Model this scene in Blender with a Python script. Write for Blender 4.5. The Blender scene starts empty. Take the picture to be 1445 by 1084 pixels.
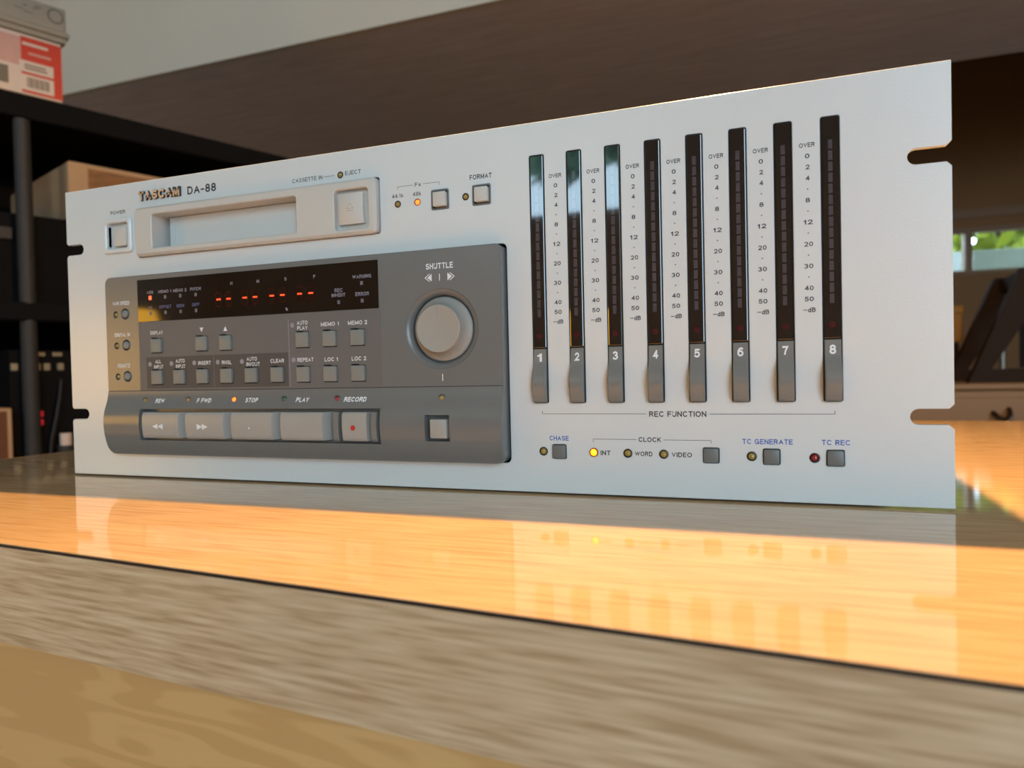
import bpy, bmesh, math, random
import numpy as np
from mathutils import Vector, Matrix
from mathutils.geometry import tessellate_polygon

random.seed(7)
S = bpy.context.scene
COL = S.collection
R = math.radians
PI = math.pi
MM = 0.001

# ------------------------------------------------------------------ camera
cam_d = bpy.data.cameras.new('camera')
cam = bpy.data.objects.new('camera', cam_d)
COL.objects.link(cam)
S.camera = cam
CAM = Vector((0.41512, -0.32183, 0.05907))
right = Vector((0.93807537, 0.34569538, -0.02256791))
down = Vector((-0.01435251, -0.0263065, -0.99955089))
fwd = Vector((-0.34613381, 0.93797797, -0.01971589))
m = Matrix.Identity(4)
for i in range(3):
    m[i][0] = right[i]; m[i][1] = -down[i]; m[i][2] = -fwd[i]; m[i][3] = CAM[i]
cam.matrix_world = m
cam_d.sensor_fit = 'HORIZONTAL'
cam_d.sensor_width = 36.0
cam_d.lens = 995.685 / 1445.0 * 36.0
cam_d.clip_start = 0.01
cam_d.clip_end = 60.0
cam_d.dof.use_dof = True
cam_d.dof.focus_distance = 0.335
cam_d.dof.aperture_fstop = 11.0

# ------------------------------------------------------------------ world, lights, exposure
W = bpy.data.worlds.new('daylight')
S.world = W
W.use_nodes = True
bg = W.node_tree.nodes['Background']
bg.inputs[0].default_value = (0.58, 0.82, 1.0, 1)
bg.inputs[1].default_value = 9.6
S.view_settings.view_transform = 'Standard'
S.view_settings.look = 'None'
S.view_settings.exposure = 0.0
S.view_settings.gamma = 1.0
S.view_settings.use_curve_mapping = False


def light(name, kind, loc, energy, color, **kw):
    d = bpy.data.lights.new(name, kind)
    d.energy = energy
    d.color = color
    o = bpy.data.objects.new(name, d)
    o.location = loc
    COL.objects.link(o)
    for k, v in kw.items():
        setattr(d, k, v)
    return o


# the two window openings behind the camera guide the daylight (portals: they add no light of their own)
WINS = [(-1.25, -0.02, 0.62, 1.42), (1.10, 2.75, -0.05, 1.50)]      # x0, x1, z0, z1 of the windows in wall_front
WY = -2.30
for nm, (a, b, c, d) in zip(('window_left_offscreen', 'window_right_offscreen'), WINS):
    p = light(nm, 'AREA', ((a + b) / 2, WY + 0.02, (c + d) / 2), 1, (1, 1, 1), shape='RECTANGLE', size=b - a, size_y=d - c)
    p.rotation_euler = (R(90), 0, 0)      # -Z of the lamp looks to +Y
    p.data.cycles.is_portal = True


# ------------------------------------------------------------------ materials
def node_mat(name):
    mt = bpy.data.materials.new(name)
    mt.use_nodes = True
    nt = mt.node_tree
    return mt, nt, nt.nodes['Principled BSDF'], nt.nodes, nt.links


def mat(name, col, rough=0.5, metal=0.0, noise=0.0, nscale=60.0, bump=0.0, bscale=400.0, coat=0.0, spec=0.5,
        emit=None, estr=0.0, stretch=(1, 1, 1)):
    mt, nt, b, N, L = node_mat(name)
    b.inputs['Roughness'].default_value = rough
    b.inputs['Metallic'].default_value = metal
    b.inputs['Specular IOR Level'].default_value = spec
    b.inputs['Coat Weight'].default_value = coat
    b.inputs['Coat Roughness'].default_value = 0.05
    b.inputs['Base Color'].default_value = (*col, 1)
    if emit:
        b.inputs['Emission Color'].default_value = (*emit, 1)
        b.inputs['Emission Strength'].default_value = estr
    tc = N.new('ShaderNodeTexCoord')
    mp = N.new('ShaderNodeMapping')
    mp.inputs['Scale'].default_value = stretch
    L.new(tc.outputs['Object'], mp.inputs['Vector'])
    n1 = N.new('ShaderNodeTexNoise')
    n1.inputs['Scale'].default_value = nscale
    n1.inputs['Detail'].default_value = 4
    L.new(mp.outputs[0], n1.inputs['Vector'])
    mx = N.new('ShaderNodeMix')
    mx.data_type = 'RGBA'
    mx.inputs[6].default_value = (*[c * (1 - noise) for c in col], 1)
    mx.inputs[7].default_value = (*[min(1, c * (1 + noise)) for c in col], 1)
    L.new(n1.outputs['Fac'], mx.inputs[0])
    L.new(mx.outputs[2], b.inputs['Base Color'])
    if bump:
        n2 = N.new('ShaderNodeTexNoise')
        n2.inputs['Scale'].default_value = bscale
        n2.inputs['Detail'].default_value = 2
        L.new(tc.outputs['Object'], n2.inputs['Vector'])
        bp = N.new('ShaderNodeBump')
        bp.inputs['Strength'].default_value = bump
        bp.inputs['Distance'].default_value = 0.0002
        L.new(n2.outputs['Fac'], bp.inputs['Height'])
        L.new(bp.outputs[0], b.inputs['Normal'])
    return mt


def oak_mat(name, sc_long, sc_cross, cols, rough, axis_z=False, bump=0.15, lo=0.36, hi=0.64, tilt=0.0, coat=0.0):
    """pale oak-pattern laminate: short streaks running along X"""
    mt, nt, b, N, L = node_mat(name)
    tc = N.new('ShaderNodeTexCoord')
    mp = N.new('ShaderNodeMapping')
    mp.inputs['Rotation'].default_value = (0, tilt if axis_z else 0, 0 if axis_z else tilt)
    mp.inputs['Scale'].default_value = (sc_long, sc_cross if not axis_z else sc_long, sc_cross if axis_z else sc_long)
    L.new(tc.outputs['Object'], mp.inputs['Vector'])
    n1 = N.new('ShaderNodeTexNoise')
    n1.inputs['Scale'].default_value = 1.0
    n1.inputs['Detail'].default_value = 1.5
    n1.inputs['Roughness'].default_value = 0.5
    n1.inputs['Distortion'].default_value = 0.1
    L.new(mp.outputs[0], n1.inputs['Vector'])
    cr = N.new('ShaderNodeValToRGB')
    e = cr.color_ramp.elements
    e[0].position = lo; e[0].color = (*cols[0], 1)
    e[1].position = hi; e[1].color = (*cols[2], 1)
    k = e.new((lo + hi) / 2 - 0.03); k.color = (*cols[1], 1)
    L.new(n1.outputs['Fac'], cr.inputs[0])
    n2 = N.new('ShaderNodeTexNoise')
    n2.inputs['Scale'].default_value = 6.0
    L.new(tc.outputs['Object'], n2.inputs['Vector'])
    mx = N.new('ShaderNodeMix')
    mx.data_type = 'RGBA'
    mx.blend_type = 'MULTIPLY'
    mx.inputs[0].default_value = 0.35
    L.new(cr.outputs[0], mx.inputs[6])
    L.new(n2.outputs['Fac'], mx.inputs[7])
    hs = N.new('ShaderNodeHueSaturation')
    hs.inputs['Value'].default_value = 1.18
    L.new(mx.outputs[2], hs.inputs['Color'])
    L.new(hs.outputs[0], b.inputs['Base Color'])
    b.inputs['Roughness'].default_value = rough
    b.inputs['Coat Weight'].default_value = coat
    b.inputs['Coat Roughness'].default_value = 0.04
    bp = N.new('ShaderNodeBump')
    bp.inputs['Strength'].default_value = bump
    bp.inputs['Distance'].default_value = 0.0003
    L.new(n1.outputs['Fac'], bp.inputs['Height'])
    L.new(bp.outputs[0], b.inputs['Normal'])
    return mt


def ply_mat(name):
    mt, nt, b, N, L = node_mat(name)
    tc = N.new('ShaderNodeTexCoord')
    mp = N.new('ShaderNodeMapping')
    mp.inputs['Scale'].default_value = (2.2, 2.2, 16)
    L.new(tc.outputs['Object'], mp.inputs['Vector'])
    n0 = N.new('ShaderNodeTexNoise')
    n0.inputs['Scale'].default_value = 1.6
    n0.inputs['Detail'].default_value = 3
    L.new(mp.outputs[0], n0.inputs['Vector'])
    wv = N.new('ShaderNodeMath'); wv.operation = 'MULTIPLY'; wv.inputs[1].default_value = 75
    L.new(n0.outputs['Fac'], wv.inputs[0])
    sn = N.new('ShaderNodeMath'); sn.operation = 'SINE'
    L.new(wv.outputs[0], sn.inputs[0])
    cr = N.new('ShaderNodeValToRGB')
    e = cr.color_ramp.elements
    e[0].position = 0.0; e[0].color = (0.64, 0.365, 0.14, 1)
    e[1].position = 0.6; e[1].color = (0.72, 0.43, 0.175, 1)
    L.new(sn.outputs[0], cr.inputs[0])
    L.new(cr.outputs[0], b.inputs['Base Color'])
    b.inputs['Roughness'].default_value = 0.42
    return mt


def pane_mat():
    mt, nt, b, N, L = node_mat('window_glass')
    N.remove(b)
    out = N['Material Output']
    tr = N.new('ShaderNodeBsdfTransparent')
    gl = N.new('ShaderNodeBsdfGlossy')
    gl.inputs['Roughness'].default_value = 0.02
    fr = N.new('ShaderNodeFresnel')
    fr.inputs['IOR'].default_value = 1.45
    mx = N.new('ShaderNodeMixShader')
    L.new(fr.outputs[0], mx.inputs[0])
    L.new(tr.outputs[0], mx.inputs[1])
    L.new(gl.outputs[0], mx.inputs[2])
    L.new(mx.outputs[0], out.inputs[0])
    return mt


M = {}
M['plate'] = mat('silver_paint', (0.66, 0.69, 0.70), 0.28, 0.0, 0.02, 30, 0.22, 1100, spec=0.6)
M['beige'] = mat('warm_grey_plastic', (0.58, 0.565, 0.53), 0.4, 0, 0.02, 60, 0.05, 1800)
M['door'] = mat('cassette_door_plastic', (0.60, 0.62, 0.61), 0.33, 0, 0.02)
M['panel'] = mat('dark_grey_plastic', (0.160, 0.168, 0.168), 0.27, 0, 0.04, 40, 0.06, 2000)
M['overlay'] = mat('grey_overlay_sheet', (0.135, 0.135, 0.14), 0.5, 0, 0.03)
M['overlay_dark'] = mat('dark_overlay_print', (0.072, 0.072, 0.077), 0.5, 0, 0.03)
M['cap_grey'] = mat('grey_button_plastic', (0.22, 0.235, 0.225), 0.42, 0, 0.04)
M['cap_dark'] = mat('dark_button_plastic', (0.15, 0.155, 0.15), 0.42, 0, 0.04)
M['key'] = mat('light_grey_key_plastic', (0.36, 0.355, 0.335), 0.34, 0, 0.03)
M['switch'] = mat('switch_grey_plastic', (0.185, 0.19, 0.183), 0.25, 0, 0.03)
M['knob'] = mat('knob_grey_plastic', (0.34, 0.335, 0.31), 0.38, 0, 0.03)
M['black'] = mat('black_gap', (0.008, 0.008, 0.009), 0.6, 0, 0.1)
M['lens'] = mat('black_acrylic', (0.006, 0.005, 0.007), 0.03, 0, 0.1, coat=0.5, spec=0.7)
M['display'] = mat('smoked_display_acrylic', (0.008, 0.005, 0.004), 0.05, 0, 0.1)
M['segment'] = mat('unlit_meter_segment', (0.06, 0.056, 0.07), 0.03, 0, 0.05, coat=0.5, spec=0.7)
M['reclamp'] = mat('unlit_red_lamp', (0.06, 0.008, 0.014), 0.1, 0, 0.05)
M['ghost'] = mat('unlit_red_segment', (0.035, 0.002, 0.002), 0.3, 0, 0.05, spec=0.15)
M['dash'] = mat('lit_red_segment', (0.9, 0.05, 0.02), 0.3, emit=(1, 0.055, 0.01), estr=2.2)
M['abs'] = mat('lit_orange_square', (0.9, 0.1, 0.05), 0.3, emit=(1, 0.10, 0.035), estr=2.0)
M['dot'] = mat('lavender_print', (0.30, 0.29, 0.35), 0.4, 0, 0.05)
M['disp_dot'] = mat('dim_lavender_print', (0.14, 0.135, 0.17), 0.4, 0, 0.05)
M['white_ink'] = mat('white_print', (0.78, 0.83, 0.88), 0.4, 0, 0.02)
M['disp_ink'] = mat('lavender_display_print', (0.29, 0.28, 0.36), 0.4, 0, 0.02)
M['disp_blue'] = mat('blue_display_print', (0.10, 0.12, 0.30), 0.4, 0, 0.02)
M['ink'] = mat('black_print', (0.025, 0.027, 0.035), 0.3, 0, 0.02)
M['blue_ink'] = mat('blue_print', (0.05, 0.13, 0.52), 0.35, 0, 0.02)
M['gold'] = mat('rose_gold_badge', (0.95, 0.66, 0.44), 0.3, 0.6, 0.03)
M['badge_side'] = mat('badge_black_side', (0.012, 0.011, 0.01), 0.3, 0, 0.05)
M['amber'] = mat('unlit_amber_lens', (0.36, 0.24, 0.06), 0.12, 0, 0.1, coat=0.5)
M['orange_lit'] = mat('lit_orange_lens', (1, 0.25, 0.05), 0.2, emit=(1, 0.13, 0.01), estr=2.6)
M['yellow_lit'] = mat('lit_yellow_lens', (1, 0.5, 0.05), 0.2, emit=(1, 0.45, 0.01), estr=2.4)
M['red_glow'] = mat('painted_red_glow', (0.45, 0.03, 0.01), 0.25, 0, 0.05)
M['red'] = mat('red_lens', (0.28, 0.006, 0.012), 0.12, 0, 0.1, coat=0.5)
M['green'] = mat('green_lens', (0.015, 0.12, 0.055), 0.12, 0, 0.1, coat=0.5)
M['red_paint'] = mat('red_dot_print', (0.55, 0.03, 0.03), 0.35, 0, 0.05)
M['led_ring'] = mat('dark_led_collar', (0.03, 0.034, 0.03), 0.35, 0, 0.1)
M['bezel_grey'] = mat('bezel_grey_plastic', (0.16, 0.17, 0.18), 0.3, 0, 0.05)
M['chassis'] = mat('black_steel_chassis', (0.03, 0.03, 0.03), 0.5, 0, 0.1)
M['rubber'] = mat('black_rubber', (0.02, 0.02, 0.02), 0.8, 0, 0.1)
M['top'] = oak_mat('glossy_oak_laminate', 30, 420, ((0.63, 0.40, 0.21), (0.73, 0.49, 0.275), (0.79, 0.56, 0.335)), 0.06, bump=0.012, lo=0.3, hi=0.7, tilt=R(4.7))
M['strip'] = oak_mat('oak_edge_laminate', 42, 640, ((0.51, 0.315, 0.17), (0.65, 0.43, 0.255), (0.77, 0.55, 0.35)), 0.42, axis_z=True, bump=0.2, lo=0.32, hi=0.70, tilt=R(-2))
M['core'] = mat('dark_laminate_core', (0.012, 0.006, 0.008), 0.35, 0, 0.2, 200)
M['ply'] = ply_mat('birch_plywood')
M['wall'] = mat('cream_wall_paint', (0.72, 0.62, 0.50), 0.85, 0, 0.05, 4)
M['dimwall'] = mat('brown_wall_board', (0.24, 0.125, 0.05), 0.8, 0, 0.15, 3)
M['under'] = mat('grey_brown_board', (0.84, 0.72, 0.70), 0.75, 0, 0.22, 7, stretch=(1, 9, 9))
M['floor'] = mat('concrete_floor', (0.42, 0.39, 0.36), 0.8, 0, 0.2, 6)
M['shelf'] = mat('black_shelf_steel', (0.006, 0.006, 0.007), 0.8, 0, 0.2, 30, spec=0.05)
M['shelf_post'] = mat('charcoal_post', (0.022, 0.023, 0.027), 0.6, 0, 0.2, 30, spec=0.3)
M['glass'] = pane_mat()


# ------------------------------------------------------------------ mesh helpers (all millimetres)
class MB:
    def __init__(s):
        s.v = []; s.f = []

    def add(s, vs, fs):
        o = len(s.v)
        s.v += [tuple(a) for a in vs]
        s.f += [tuple(i + o for i in f) for f in fs]
        return s

    def box(s, x0, x1, y0, y1, z0, z1, bev=0.0, seg=1):
        if bev <= 0:
            vs = [(x, y, z) for x in (x0, x1) for y in (y0, y1) for z in (z0, z1)]
            fs = [(0, 1, 3, 2), (4, 6, 7, 5), (0, 4, 5, 1), (2, 3, 7, 6), (0, 2, 6, 4), (1, 5, 7, 3)]
            return s.add(vs, fs)
        bm = bmesh.new()
        bmesh.ops.create_cube(bm, size=1)
        for v in bm.verts:
            v.co = Vector(((x0 + x1) / 2 + v.co.x * (x1 - x0), (y0 + y1) / 2 + v.co.y * (y1 - y0), (z0 + z1) / 2 + v.co.z * (z1 - z0)))
        bmesh.ops.bevel(bm, geom=list(bm.edges), offset=bev, segments=seg, profile=0.5, affect='EDGES')
        bm.verts.index_update()
        s.add([v.co for v in bm.verts], [[v.index for v in f.verts] for f in bm.faces])
        bm.free()
        return s

    def slab(s, outer, holes, yf, yb, bev=0.0, bevh=None, back=False):
        """plate in XZ with its front at yf (towards -Y): outer CCW loop, holes CCW loops"""
        if bevh is None:
            bevh = bev
        loops = [(list(outer), bev)] + [(list(reversed(h)), bevh) for h in holes]
        fronts = []
        for lp, bv in loops:
            n = len(lp)
            ins = inset(lp, bv) if bv > 0 else lp
            fronts.append(ins)
            if bv > 0:
                rings = [[(x, yf, z) for x, z in ins], [(x, yf + bv, z) for x, z in lp], [(x, yb, z) for x, z in lp]]
            else:
                rings = [[(x, yf, z) for x, z in lp], [(x, yb, z) for x, z in lp]]
            for a, b in zip(rings[:-1], rings[1:]):
                s.add(a + b, [(i, i + n, (i + 1) % n + n, (i + 1) % n) for i in range(n)])
        for y, on in ((yf, True), (yb, back)):
            if not on:
                continue
            src = fronts if y == yf else [l for l, _ in loops]
            tri = tessellate_polygon([[Vector((x, z, 0)) for x, z in l] for l in src])
            flat = [(x, y, z) for l in src for x, z in l]
            fs = []
            for t in tri:
                a, b_, c = (Vector(flat[i]) for i in t)
                ny = (b_ - a).cross(c - a).y
                fs.append(tuple(t) if (ny < 0) == (y == yf) else tuple(reversed(t)))
            s.add(flat, fs)
        return s

    def lathe(s, cx, cz, prof, n=32, rib=0.0, riblo=-1e9, ribhi=1e9):
        vs = []
        for r, y in prof:
            for i in range(n):
                a = 2 * PI * i / n
                rr = r - (rib if (i % 2 and riblo < y < ribhi) else 0)
                vs.append((cx + rr * math.cos(a), y, cz + rr * math.sin(a)))
        fs = []
        for k in range(len(prof) - 1):
            for i in range(n):
                j = (i + 1) % n
                fs.append((k * n + i, k * n + j, (k + 1) * n + j, (k + 1) * n + i))
        if prof[-1][0] > 1e-6:
            pass
        return s.add(vs, fs)

    def disc(s, cx, cz, r, y, n=20):
        return s.add([(cx + r * math.cos(2 * PI * i / n), y, cz + r * math.sin(2 * PI * i / n)) for i in range(n)], [tuple(range(n))])

    def poly(s, pts, y=None):
        if y is not None:
            pts = [(a, y, b) for a, b in pts]
        return s.add(pts, [tuple(range(len(pts)))])

    def tube(s, pts, r, n=8):
        pts = [Vector(q) for q in pts]
        vs = []
        for i, q in enumerate(pts):
            d = (pts[min(i + 1, len(pts) - 1)] - pts[max(i - 1, 0)]).normalized()
            a = d.cross(Vector((0, 0, 1)) if abs(d.z) < 0.9 else Vector((1, 0, 0))).normalized()
            b = d.cross(a)
            for k in range(n):
                t = 2 * PI * k / n
                vs.append(q + (a * math.cos(t) + b * math.sin(t)) * r)
        fs = [(i * n + k, i * n + (k + 1) % n, (i + 1) * n + (k + 1) % n, (i + 1) * n + k) for i in range(len(pts) - 1) for k in range(n)]
        fs += [tuple(range(n - 1, -1, -1)), tuple(range((len(pts) - 1) * n, len(pts) * n))]
        return s.add(vs, fs)


def inset(lp, d):
    n = len(lp)
    out = []
    for i in range(n):
        a, b, c = Vector(lp[i - 1]), Vector(lp[i]), Vector(lp[(i + 1) % n])
        e1, e2 = (b - a).normalized(), (c - b).normalized()
        n1, n2 = Vector((-e1.y, e1.x)), Vector((-e2.y, e2.x))
        k = (n1 + n2)
        k = k / max(0.35, k.length_squared / 2)
        q = b + k * d
        out.append((q.x, q.y))
    return out


def rr(x0, x1, z0, z1, r, n=4):
    pts = []
    for cx, cz, a0 in ((x1 - r, z0 + r, -90), (x1 - r, z1 - r, 0), (x0 + r, z1 - r, 90), (x0 + r, z0 + r, 180)):
        for i in range(n + 1):
            a = R(a0 + 90 * i / n)
            pts.append((cx + r * math.cos(a), cz + r * math.sin(a)))
    return pts


def circ(cx, cz, r, n=20):
    return [(cx + r * math.cos(2 * PI * i / n), cz + r * math.sin(2 * PI * i / n)) for i in range(n)]


def link(name, data, parent=None, loc=None):
    o = bpy.data.objects.new(name, data)
    COL.objects.link(o)
    o.parent = parent
    if loc:
        o.location = loc
    return o


def base_of(parent):
    v = Vector((0, 0, 0))
    while parent is not None:
        v += parent.location
        parent = parent.parent
    return v


def mesh_of(mb, name, material, off=Vector((0, 0, 0)), smooth=40, fix=True):
    me = bpy.data.meshes.new(name)
    me.from_pydata([(x * MM - off.x, y * MM - off.y, z * MM - off.z) for x, y, z in mb.v], [], mb.f)
    if fix:
        bm = bmesh.new()
        bm.from_mesh(me)
        bmesh.ops.remove_doubles(bm, verts=bm.verts, dist=1e-6)
        bmesh.ops.recalc_face_normals(bm, faces=bm.faces)
        bm.to_mesh(me)
        bm.free()
    me.materials.append(material)
    if smooth:
        me.shade_smooth()
        me.set_sharp_from_angle(angle=R(smooth))
    return me


def part(name, mb, material, parent=None, label=None, smooth=40, fix=True, kind=None):
    """one mesh object; mesh coordinates are world millimetres, re-based on the parent's place"""
    off = base_of(parent)
    o = link(name, mesh_of(mb, name, material, off, smooth, fix), parent)
    if label:
        o['label'] = label
    if kind:
        o['kind'] = kind
    return o


def thing(name, label, cat, loc=(0, 0, 0), group=None, rotz=0.0):
    o = link(name, None, None, loc)
    o.rotation_euler = (0, 0, rotz)
    o.empty_display_size = 0.05
    o['label'] = label
    o['category'] = cat
    if group:
        o['group'] = group
    return o


# ---- lettering: a plain grotesque stroke alphabet
def arc(cx, cy, rx, ry, a0, a1, n=None):
    n = n or max(4, int(abs(a1 - a0) / 18))
    return [(cx + rx * math.cos(R(a0 + (a1 - a0) * i / n)), cy + ry * math.sin(R(a0 + (a1 - a0) * i / n))) for i in range(n + 1)]


GL = {
    'A': (.72, [[(0, 0), (.36, 1), (.72, 0)], [(.13, .34), (.59, .34)]]),
    'B': (.60, [[(0, 0), (0, 1), (.33, 1)] + arc(.33, .765, .235, .235, 90, -90) + [(0, .53)], [(.3, .53)] + arc(.34, .265, .26, .265, 90, -90) + [(0, 0)]]),
    'C': (.70, [arc(.37, .5, .37, .5, 42, 318)]),
    'D': (.65, [[(.28, 0), (0, 0), (0, 1), (.28, 1)] + arc(.28, .5, .37, .5, 90, -90)]),
    'E': (.55, [[(.55, 1), (0, 1), (0, 0), (.56, 0)], [(0, .52), (.5, .52)]]),
    'F': (.52, [[(.53, 1), (0, 1), (0, 0)], [(0, .5), (.46, .5)]]),
    'G': (.74, [arc(.37, .5, .37, .5, 42, 320), [(.70, 0), (.70, .46), (.40, .46)]]),
    'H': (.62, [[(0, 0), (0, 1)], [(.62, 0), (.62, 1)], [(0, .52), (.62, .52)]]),
    'I': (0.0, [[(0, 0), (0, 1)]]),
    'J': (.42, [[(.42, 1), (.42, .27)] + arc(.21, .24, .21, .24, 0, -180)]),
    'K': (.63, [[(0, 0), (0, 1)], [(.6, 1), (0, .36)], [(.2, .56), (.63, 0)]]),
    'L': (.50, [[(0, 1), (0, 0), (.51, 0)]]),
    'M': (.76, [[(0, 0), (0, 1)], [(0, 1), (.38, .06), (.76, 1)], [(.76, 1), (.76, 0)]]),
    'N': (.62, [[(0, 0), (0, 1)], [(0, 1), (.62, 0)], [(.62, 0), (.62, 1)]]),
    'O': (.78, [arc(.39, .5, .39, .5, 0, 360)]),
    'P': (.59, [[(0, 0), (0, 1), (.34, 1)] + arc(.34, .74, .25, .26, 90, -90) + [(0, .48)]]),
    'R': (.62, [[(0, 0), (0, 1), (.36, 1)] + arc(.36, .75, .24, .25, 90, -90) + [(0, .5)], [(.36, .5), (.62, 0)]]),
    'S': (.60, [arc(.3, .755, .27, .245, 28, 270) + arc(.3, .255, .3, .255, 90, -155)[1:]]),
    'T': (.60, [[(0, 1), (.6, 1)], [(.3, 1), (.3, 0)]]),
    'U': (.62, [[(0, 1), (0, .3)] + arc(.31, .31, .31, .31, 180, 360) + [(.62, 1)]]),
    'V': (.68, [[(0, 1), (.34, 0), (.68, 1)]]),
    'W': (1.0, [[(0, 1), (.25, 0), (.5, 1), (.75, 0), (1, 1)]]),
    'Y': (.66, [[(0, 1), (.33, .45), (.66, 1)], [(.33, .45), (.33, 0)]]),
    '0': (.54, [arc(.27, .5, .27, .5, 0, 360)]),
    '1': (.34, [[(.0, .76), (.14, .80), (.24, 1)], [(.24, 1), (.24, 0)]]),
    '2': (.54, [arc(.27, .72, .26, .28, 172, -35) + [(.02, 0), (.55, 0)]]),
    '3': (.54, [arc(.26, .755, .23, .245, 155, -90), arc(.26, .265, .27, .265, 90, -155)]),
    '4': (.58, [[(.44, 0), (.44, 1)], [(.44, 1), (0, .28), (.6, .28)]]),
    '5': (.54, [[(.50, 1), (.10, 1), (.04, .48)] + arc(.26, .32, .28, .32, 135, -150)]),
    '6': (.54, [arc(.27, .31, .27, .31, 0, 360), arc(.36, .42, .36, .58, 62, 180)]),
    '7': (.52, [[(0, 1), (.53, 1), (.30, .5), (.20, 0)]]),
    '8': (.54, [arc(.27, .755, .23, .245, 0, 360), arc(.27, .255, .27, .255, 0, 360)]),
    '.': (.0, [[(0, 0), (0, .03)]]),
    '-': (.34, [[(0, .42), (.34, .42)]]),
    '/': (.30, [[(0, -.05), (.3, 1.05)]]),
    '%': (.80, [arc(.17, .76, .17, .24, 0, 360), arc(.63, .24, .17, .24, 0, 360), [(.2, 0), (.6, 1)]]),
    'd': (.46, [arc(.23, .33, .23, .33, 0, 360), [(.46, 0), (.46, 1)]]),
    'k': (.42, [[(0, 0), (0, 1)], [(.38, .66), (0, .26)], [(.14, .4), (.42, 0)]]),
    's': (.38, [arc(.19, .50, .17, .16, 28, 270) + arc(.19, .17, .19, .17, 90, -155)[1:]]),
}


def ribbon(pts, t, w0):
    """one stroke as a quad strip with mitred corners; centre line mapped so that caps are 1 high with the stroke"""
    q = [Vector((t / 2 + a, t / 2 + b * (1 - t))) for a, b in pts]
    closed = (q[0] - q[-1]).length < 1e-4 and len(q) > 3
    if closed:
        q = q[:-1]
    n = len(q)
    vs = []
    for i in range(n):
        a = q[i - 1] if (i > 0 or closed) else None
        c = q[(i + 1) % n] if (i < n - 1 or closed) else None
        if a is None:
            d = (c - q[i]).normalized(); k = Vector((-d.y, d.x)) * t / 2
            ext = -d * (t / 2 if abs(d.x) < 1e-3 or abs(d.y) < 1e-3 else t * 0.3)
        elif c is None:
            d = (q[i] - a).normalized(); k = Vector((-d.y, d.x)) * t / 2
            ext = d * (t / 2 if abs(d.x) < 1e-3 or abs(d.y) < 1e-3 else t * 0.3)
        else:
            e1, e2 = (q[i] - a).normalized(), (c - q[i]).normalized()
            k = Vector((-e1.y, e1.x)) + Vector((-e2.y, e2.x))
            k = k / max(0.3, k.length_squared) * t
            ext = Vector((0, 0))
        vs += [q[i] + ext + k, q[i] + ext - k]
    vs = [(v.x, min(1.0, max(0.0, v.y)) if w0 else v.y) for v in vs]
    m_ = n if closed else n - 1
    fs = [(2 * i, 2 * i + 1, 2 * ((i + 1) % n) + 1, 2 * ((i + 1) % n)) for i in range(m_)]
    return vs, fs


def glyphs(s_, t=0.125, shear=0.0):
    vs, fs, x = [], [], 0.0
    for c in s_:
        if c == ' ':
            x += 0.5
            continue
        w_, strokes = GL[c]
        for st in strokes:
            a, b = ribbon(st, t, c not in '/')
            o = len(vs)
            vs += [(p_[0] + x + shear * p_[1], p_[1]) for p_ in a]
            fs += [tuple(i + o for i in f_) for f_ in b]
        x += w_ + t + 0.15
    return vs, fs


def text(mb, s, cx, cz, h, w=None, y=-0.03, bold=0.0, shear=0.0, yf=None, align='C', depth=0.0):
    """flat lettering: caps of height h centred on (cx, cz), stretched to width w when given"""
    vs, fs = glyphs(s, 0.148 + bold, shear)
    x0, x1 = min(v[0] for v in vs), max(v[0] for v in vs)
    kx = h if w is None else w / (x1 - x0)
    ox = cx - (x1 - x0) * kx / 2
    pts = []
    for v in vs:
        z = cz - h / 2 + v[1] * h
        pts.append((ox + (v[0] - x0) * kx, (yf(z) if yf else 0) + y, z))
    if depth:
        n_ = len(pts)
        pts2 = pts + [(a, b + depth, c) for a, b, c in pts]
        f2 = list(fs)
        for f_ in fs:
            for a, b in zip(f_, f_[1:] + f_[:1]):
                f2.append((a, b, b + n_, a + n_))
        mb.add(pts2, f2)
    else:
        mb.add(pts, fs)
    return mb


def line(mb, x0, z0, x1, z1, t=0.25, y=-0.03):
    if abs(x1 - x0) > abs(z1 - z0):
        mb.poly([(x0, z0 - t / 2), (x1, z1 - t / 2), (x1, z1 + t / 2), (x0, z0 + t / 2)], y)
    else:
        mb.poly([(x0 - t / 2, z0), (x0 + t / 2, z0), (x1 + t / 2, z1), (x1 - t / 2, z1)], y)
    return mb


# ================================================================== THE ROOM
BZ = -1.0            # bench top (mm); the recorder's plate bottom edge is 1 mm above it


def room(name, mb, material, label, parent=None):
    o = part(name, mb, material, parent, smooth=0)
    if parent is None:
        o['kind'] = 'structure'
        o['label'] = label
    return o


XL, XR, YB, YF, FZ, CZ = -2000, 2900, 3600, WY * 1000, -900, 1600
room('floor', MB().box(XL - 100, XR + 100, YF - 100, YB + 100, FZ - 100, FZ), M['floor'], 'grey concrete floor')
room('ceiling', MB().box(XL - 100, XR + 100, YF - 100, YB + 100, CZ, CZ + 100), M['wall'], 'cream ceiling')
room('wall_left', MB().box(XL - 100, XL, YF, YB, FZ, CZ), M['wall'], 'cream wall behind the black shelving')
room('wall_right', MB().box(XR, XR + 100, YF, YB, FZ, CZ), M['dimwall'], 'brown board wall')
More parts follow.
